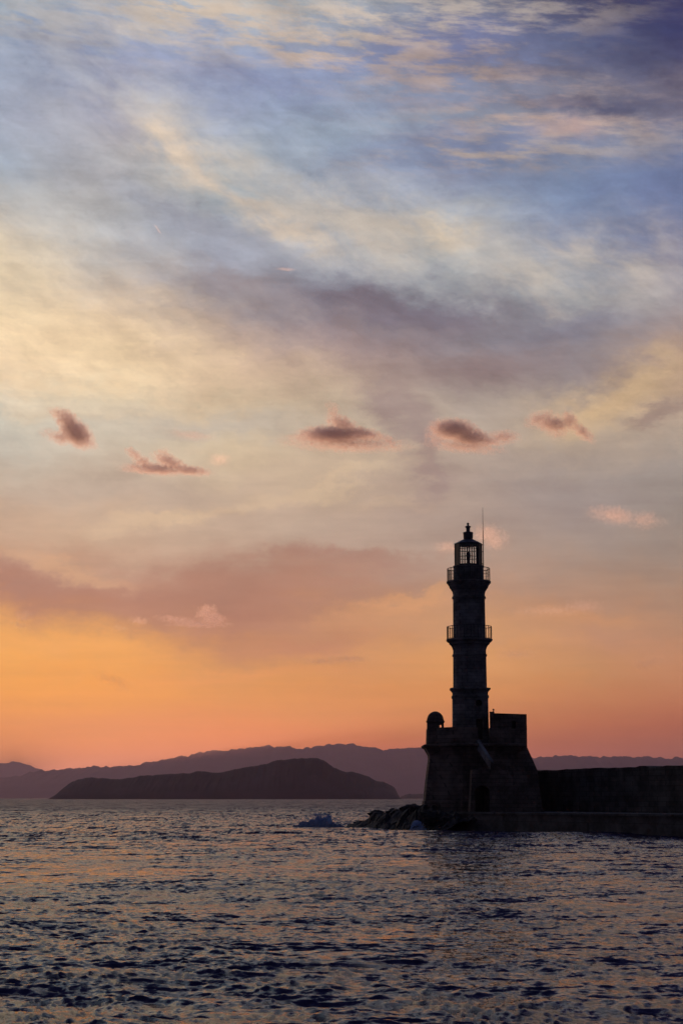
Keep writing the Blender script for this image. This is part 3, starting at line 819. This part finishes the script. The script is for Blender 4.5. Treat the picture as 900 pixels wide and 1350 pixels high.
# ------------------------------------------------------------------ rocks
prof = [(452,1092),(458,1088),(466,1086),(476,1081),(484,1079),(490,1072),(494,1069),(504,1068),(512,1066),(522,1064),(534,1061),(545,1059),(556,1059),(566,1062),(580,1067),(600,1071),(620,1073),(640,1080)]
def rocks_mesh():
    bm = bmesh.new()
    X0, X1, Y0, Y1 = -0.5, 14.0, 147.5, 190.0
    nx, ny = 240, 300
    g = []
    for i in range(nx + 1):
        row = []
        for j in range(ny + 1):
            X = X0 + (X1 - X0) * i / nx; Y = Y0 + (Y1 - Y0) * j / ny
            px = 450 + X / Y * F * 0.987
            top = at(px, interp(prof, px), Y).z
            # spit axis: runs back and left from the quay
            ax = 150.5 + (600 - min(max(px, 450), 620)) / 150 * 20.0
            t = (Y - ax) / (6.0 if Y > ax else 6.5)
            env = max(0.0, 1 - t * t)
            c = mnoise.voronoi(Vector((X * 0.75, Y * 0.55, 0)))[0]
            rk = (c[1] - c[0])
            f = mnoise.fractal(Vector((X * 0.9, Y * 0.9, 5)), 0.7, 2.1, 5)
            f2 = mnoise.fractal(Vector((X * 2.6, Y * 2.2, 9)), 0.6, 2.1, 4)
            z = -0.9 + (top + 0.9) * (env ** 0.75) * (0.74 + 0.32 * min(rk * 1.5, 0.85)) + (f * 0.16 + f2 * 0.08) * env
            row.append(bm.verts.new((X + f * 0.25, Y + f2 * 0.3, z)))
        g.append(row)
    for a, b in zip(g, g[1:]):
        for j in range(ny): bm.faces.new((a[j], b[j], b[j + 1], a[j + 1]))
    return bm
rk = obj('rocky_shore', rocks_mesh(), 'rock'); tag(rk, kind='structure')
def boulder(px, py, Y, r, sq, label, seed):
    bm = bmesh.new(); bmesh.ops.create_icosphere(bm, subdivisions=4, radius=1)
    for v in bm.verts:
        n_ = v.co.normalized()
        c = mnoise.voronoi(n_ * 1.3 + Vector((seed, 0, 0)))[0]
        k = 0.72 + 0.38 * min(c[1] - c[0], 0.8) + 0.16 * mnoise.fractal(n_ * 2.2 + Vector((0, seed, 0)), 0.8, 2.1, 4)
        v.co = Vector((n_.x * k * r * 1.35, n_.y * k * r, n_.z * k * r * sq))
    p = at(px, py, Y)
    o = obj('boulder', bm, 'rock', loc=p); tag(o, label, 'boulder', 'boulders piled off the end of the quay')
boulder(497, 1074, 168, 0.75, 0.7, 'squarish black boulder rising as a step in the middle of the rock spit', 3)
boulder(477, 1086, 170, 0.7, 0.6, 'low rounded black boulder near the left tip of the rock spit', 8)
boulder(541, 1066, 158, 0.9, 0.5, 'broad black boulder on the crest of the rocks just left of the bastion', 5)
boulder(566, 1078, 150.5, 0.95, 0.8, 'dark boulder in the water below the left corner of the bastion', 12)
boulder(592, 1083, 149.3, 0.8, 0.7, 'dark boulder against the left end of the quay, under the turret side', 15)
boulder(519, 1073, 162, 0.85, 0.6, 'hump-backed black boulder between the stepped rock and the bastion', 21)

# ------------------------------------------------------------------ breaking waves
m, nt = mat('sea_foam')
p = E(nt, nt.nodes.new('ShaderNodeTexCoord').outputs['Object'])
n = noise(nt, p, 3.0, 7, 0.7)
c = mix(nt, n.smooth(0.38, 0.6), (0.60, 0.66, 0.76), (0.9, 0.93, 0.96))
b = principled(nt, Base_Color=c, Roughness=0.7); bump(nt, n, 0.8, 0.15, b)
tr = nt.nodes.new('ShaderNodeBsdfTranslucent'); tr.inputs[0].default_value = (0.55, 0.72, 1.0, 1)
mx_ = nt.nodes.new('ShaderNodeMixShader'); mx_.inputs[0].default_value = 0.65
nt.links.new(b.outputs[0], mx_.inputs[1]); nt.links.new(tr.outputs[0], mx_.inputs[2])
nt.links.new(mx_.outputs[0], [q for q in nt.nodes if q.type == 'OUTPUT_MATERIAL'][0].inputs[0])
M['foam'] = m
def breaker(px, py, Y, wpx_, hpx, label, seed, peak=0.5):
    """a ragged mound of foam with spray blobs thrown up from its crest, one mesh"""
    s = Y / F; W, H = wpx_ * s, hpx * s
    bm = bmesh.new(); nx, ny = 90, 26; g = []
    for i in range(nx + 1):
        u = i / nx; row = []
        e = max(0, 1 - abs((u - peak) / (peak if u < peak else 1 - peak)) ** 2.2)
        for j in range(ny + 1):
            v = j / ny
            f = mnoise.fractal(Vector((u * W * 1.6, v * 3.0, seed)), 0.75, 2.1, 5)
            z = H * e * math.sin(math.pi * v) ** 0.8 * (0.75 + 0.75 * f) - 0.12
            row.append(bm.verts.new(((u - 0.5) * W + f * .06, (v - 0.5) * 2.4 + (u - .5) * 1.2, z)))
        g.append(row)
    for a, b_ in zip(g, g[1:]):
        for j in range(ny): bm.faces.new((a[j], b_[j], b_[j + 1], a[j + 1]))
    rng = random.Random(seed)
    for k in range(420):
        u = min(max(rng.gauss(peak, 0.17), 0.03), 0.97); e = max(0, 1 - abs((u - peak) / (peak if u < peak else 1 - peak)) ** 2)
        z = H * e * rng.uniform(0.7, 1.45); r = rng.uniform(0.015, 0.05)
        q_ = bmesh.ops.create_icosphere(bm, subdivisions=1, radius=r)
        bmesh.ops.translate(bm, vec=((u - 0.5) * W, rng.uniform(-0.6, 0.6), z), verts=q_['verts'])
    pnt = at(px, py, Y); pnt.z = 0
    o = obj('breaking_wave', bm, 'foam', smooth=True, loc=pnt); tag(o, label, 'breaking wave', 'waves breaking on the rocks')
breaker(419, 1088, 168, 74, 12.5, 'pale blue breaking wave in open water left of the rock spit', 4, 0.55)
breaker(553, 1089, 149.8, 26, 9, 'small burst of white spray against the rocks below the bastion', 9, 0.3)

# ------------------------------------------------------------------ small cumulus clouds, real volumes 7 km off
def cloud(name, lobes, label, cat='cloud', group='small low clouds', dist=7000, dens=0.048, warm=1.0, nscale=0.15, gain=1.95, g=0.44):
    cxp = sum(l[0] for l in lobes) / len(lobes); cyp = sum(l[1] for l in lobes) / len(lobes)
    s = dist / F
    base = ray(cxp, cyp).normalized() * dist + Vector((0, 0, CAMZ))
    bm = bmesh.new(); L = []
    for (px, py, rx, ry, ang, dn) in lobes:
        c = Vector((px - cxp, 0, cyp - py))
        rot = Matrix.Rotation(-R(ang), 4, 'Y')
        rd = (rx + ry) / 2
        q_ = bmesh.ops.create_icosphere(bm, subdivisions=3, radius=1)
        bmesh.ops.transform(bm, matrix=Matrix.Translation(c) @ rot @ Matrix.Diagonal((rx * gain, rd * gain, ry * gain, 1)), verts=q_['verts'])
        L.append((c, rx * gain, rd * gain, ry * gain, R(ang), dn))
    me = bpy.data.meshes.new(name); bm.to_mesh(me); bm.free()
    o = bpy.data.objects.new(name, me); col.objects.link(o)
    md = o.modifiers.new('r', 'REMESH'); md.mode = 'VOXEL'; md.voxel_size = 0.6 if max(l[3] for l in lobes) < 3 else 1.0
    bpy.context.view_layer.update(); dg = bpy.context.evaluated_depsgraph_get()
    new = bpy.data.meshes.new_from_object(o.evaluated_get(dg)); o.modifiers.clear(); o.data = new
    m, nt = mat('cloud_vapour')
    P0 = E(nt, nt.nodes.new('ShaderNodeTexCoord').outputs['Object'])
    seed = random.uniform(0, 500)
    x, y, z = sep(nt, P0)
    off_ = vec(nt, x + seed, y, z)
    w = sep(nt, noise(nt, off_, nscale * 0.9, 6, 0.66, colour=True))
    wk = min(1.0, max(l[3] for l in lobes) / 6)
    X = x + (w[0] - 0.5) * 24 * wk; Yv = y + (w[1] - 0.5) * 8 * wk; Z = z + (w[2] - 0.5) * 17 * wk
    soft = None
    for c, rx, rd, ry, ang, dn in L:
        dx, dz = X - c.x, Z - c.z
        u = (dx * math.cos(ang) + dz * math.sin(ang)) / rx
        v = (dz * math.cos(ang) - dx * math.sin(ang)) / ry
        q_ = Yv / rd
        q2 = (1.0 - (u * u + v * v + q_ * q_)._m('SQRT')) * dn
        soft = q2 if soft is None else soft.max(q2)
    n = noise(nt, off_, nscale * 1.5, 9, 0.72)
    core = soft + (n - 0.5) * 2.6 - 0.12
    dn_ = (core.smooth(0.0, 0.34) * 0.35 + core.smooth(0.15, 0.75) * 0.65) * (0.8 * dens)
    pv = nt.nodes.new('ShaderNodeVolumePrincipled')
    pv.inputs['Color'].default_value = (0.92, 0.91, 1.0, 1); pv.inputs['Anisotropy'].default_value = g
    nt.links.new(dn_.s, pv.inputs['Density'])
    out = nt.nodes.new('ShaderNodeOutputMaterial'); nt.links.new(pv.outputs[0], out.inputs['Volume'])
    o.data.materials.clear(); o.data.materials.append(m)
    o.location = base; o.scale = (s, s, s)
    o.rotation_euler = (0, 0, -math.atan2(base.x, base.y))
    tag(o, label, cat, group)
    return o
cloud('cloud', [(76,545,9,4,-20,.8),(90,556,14,8,-45,1.1),(100,570,17,10,-40,1.3),(86,577,14,6,0,.8),(68,573,10,5,-10,.4),(117,580,11,4,-42,.7)], 'dark purple cloud with a hooked top, leftmost of the small clouds at mid height')
cloud('cloud', [(178,600,10,4,-35,.8),(190,610,11,5,-25,.8),(216,600,8,6,-30,.6),(224,609,16,6,-25,.9),(248,619,20,4,-6,.9),(208,619,30,4,-2,.8)], 'pink-brown cloud with two ragged peaks and a flat streaked base, on the left')
cloud('cloud', [(236,570,10,3,-15,.5),(254,574,20,4,-4,.6)], 'faint thin greyish cloud smudge above the two-peaked pink cloud', dens=0.014)
cloud('cloud', [(440,545,6,12,20,.45),(452,560,16,7,-25,.9),(440,573,30,7,0,1.2),(472,571,22,5,-8,1.1),(455,585,50,5,-2,.5),(402,577,16,5,0,.5),(515,583,12,3,-42,.6)], 'widest small cloud, dark purple with an orange peak and underside, left of the rain streak')
cloud('cloud', [(598,566,20,9,-5,1.3),(618,576,20,8,-12,1.2),(576,572,10,8,0,.5),(640,581,16,5,-6,.8),(662,577,14,6,0,.7),(612,588,32,5,-6,.5)], 'long dark purple cloud with orange fringe just above the lighthouse tip')
cloud('cloud', [(714,552,14,7,10,.7),(730,559,16,8,-10,.9),(750,555,9,7,-50,1.0),(766,570,13,5,-42,.9),(735,572,10,5,0,.4)], 'ragged rust-coloured cloud, rightmost of the dark small clouds')
cloud('cloud', [(790,676,12,7,-10,.5),(812,679,20,8,-10,.7),(848,686,14,8,0,.6),(868,690,9,4,0,.4)], 'pale peach double-humped cloud at the far right', dens=0.012, g=0.62)
cloud('cloud', [(642,704,14,9,0,.7),(652,713,11,8,0,.7),(667,708,4,8,10,.4)], 'rounded peach cloud directly behind the lightning rod', dens=0.012, g=0.62)
cloud('cloud', [(272,808,9,7,20,.9),(281,815,11,6,-20,1.0),(238,818,20,3,-8,.6),(262,823,26,2.5,0,.6)], 'small cauliflower-shaped orange cloud with a tail to its left', dens=0.03, g=0.5)
cloud('cloud', [(32,813,7,5,0,.7),(27,824,9,3,-15,.6)], 'tiny orange cloud puff near the left edge of the picture', dens=0.02, g=0.4)
cloud('cloud', [(148,896,22,5,-14,.6),(162,905,12,4,-30,.6)], 'faint brownish slanting cloud low in the orange glow', dens=0.006)
cloud('cloud', [(428,872,22,3,0,.6),(456,869,22,3,0,.7)], 'thin reddish streak of cloud low in the sky left of the tower', dens=0.010)
cloud('cloud', [(768,800,20,6,0,.6),(728,805,34,4,0,.5)], 'soft flat orange cloud right of the upper gallery', dens=0.008, g=0.55)

cloud('cloud', [(290,606,10,6,0,.6)], 'small round pale puff right of the two-peaked pink cloud', dens=0.012, g=0.62)
cloud('cloud', [(183,818,9,4,0,.6),(160,828,7,3,0,.4)], 'tiny faint orange wisp left of the cauliflower-shaped cloud', dens=0.016, g=0.6)
cloud('cloud', [(853,874,14,5,10,.6)], 'small faint orange puff low at the far right', dens=0.010, g=0.6)
cloud('cloud', [(680,862,18,5,0,.6)], 'short pale orange wisp right of the tower below the lower gallery', dens=0.008, g=0.6)
cloud('cloud', [(590,721,14,5,0,.6)], 'faint peach wisp just left of the lantern room', dens=0.010, g=0.65)
cloud('contrail', [(208,302,9,0.9,-52,1.0)], 'short white slanting vapour trail high on the left', 'contrail', 'aircraft vapour trails', 9000, 0.02, 1.0, 0.3, 1.3, 0.7)
cloud('contrail', [(377,355,13,1.0,-4,1.0)], 'short white level vapour trail above the dark cloud bank', 'contrail', 'aircraft vapour trails', 9000, 0.02, 1.0, 0.3, 1.3, 0.7)

# ------------------------------------------------------------------ haze
bm = bmesh.new(); box(bm, (0, 0, 0), (94000, 94000, 780))
bmesh.ops.translate(bm, vec=(0, 0, 390 - 2.0), verts=bm.verts)
m, nt = mat('haze_air')
pv = nt.nodes.new('ShaderNodeVolumePrincipled'); pv.inputs['Density'].default_value = 4.6e-5
pv.inputs['Color'].default_value = (0.95, 0.69, 0.86, 1); pv.inputs['Anisotropy'].default_value = 0.66
out = nt.nodes.new('ShaderNodeOutputMaterial'); nt.links.new(pv.outputs[0], out.inputs['Volume'])
hz = obj('haze', bm, m); tag(hz, kind='stuff')

# ------------------------------------------------------------------ render settings
scene.view_settings.view_transform = 'Standard'
scene.view_settings.look = 'None'
scene.view_settings.exposure = 0
scene.view_settings.gamma = 1
scene.render.engine = 'CYCLES'
scene.cycles.use_denoising = True
scene.cycles.max_bounces = 8
scene.cycles.volume_bounces = 1
scene.cycles.volume_step_rate = 0.2
scene.cycles.volume_max_steps = 256
scene.cycles.transparent_max_bounces = 16
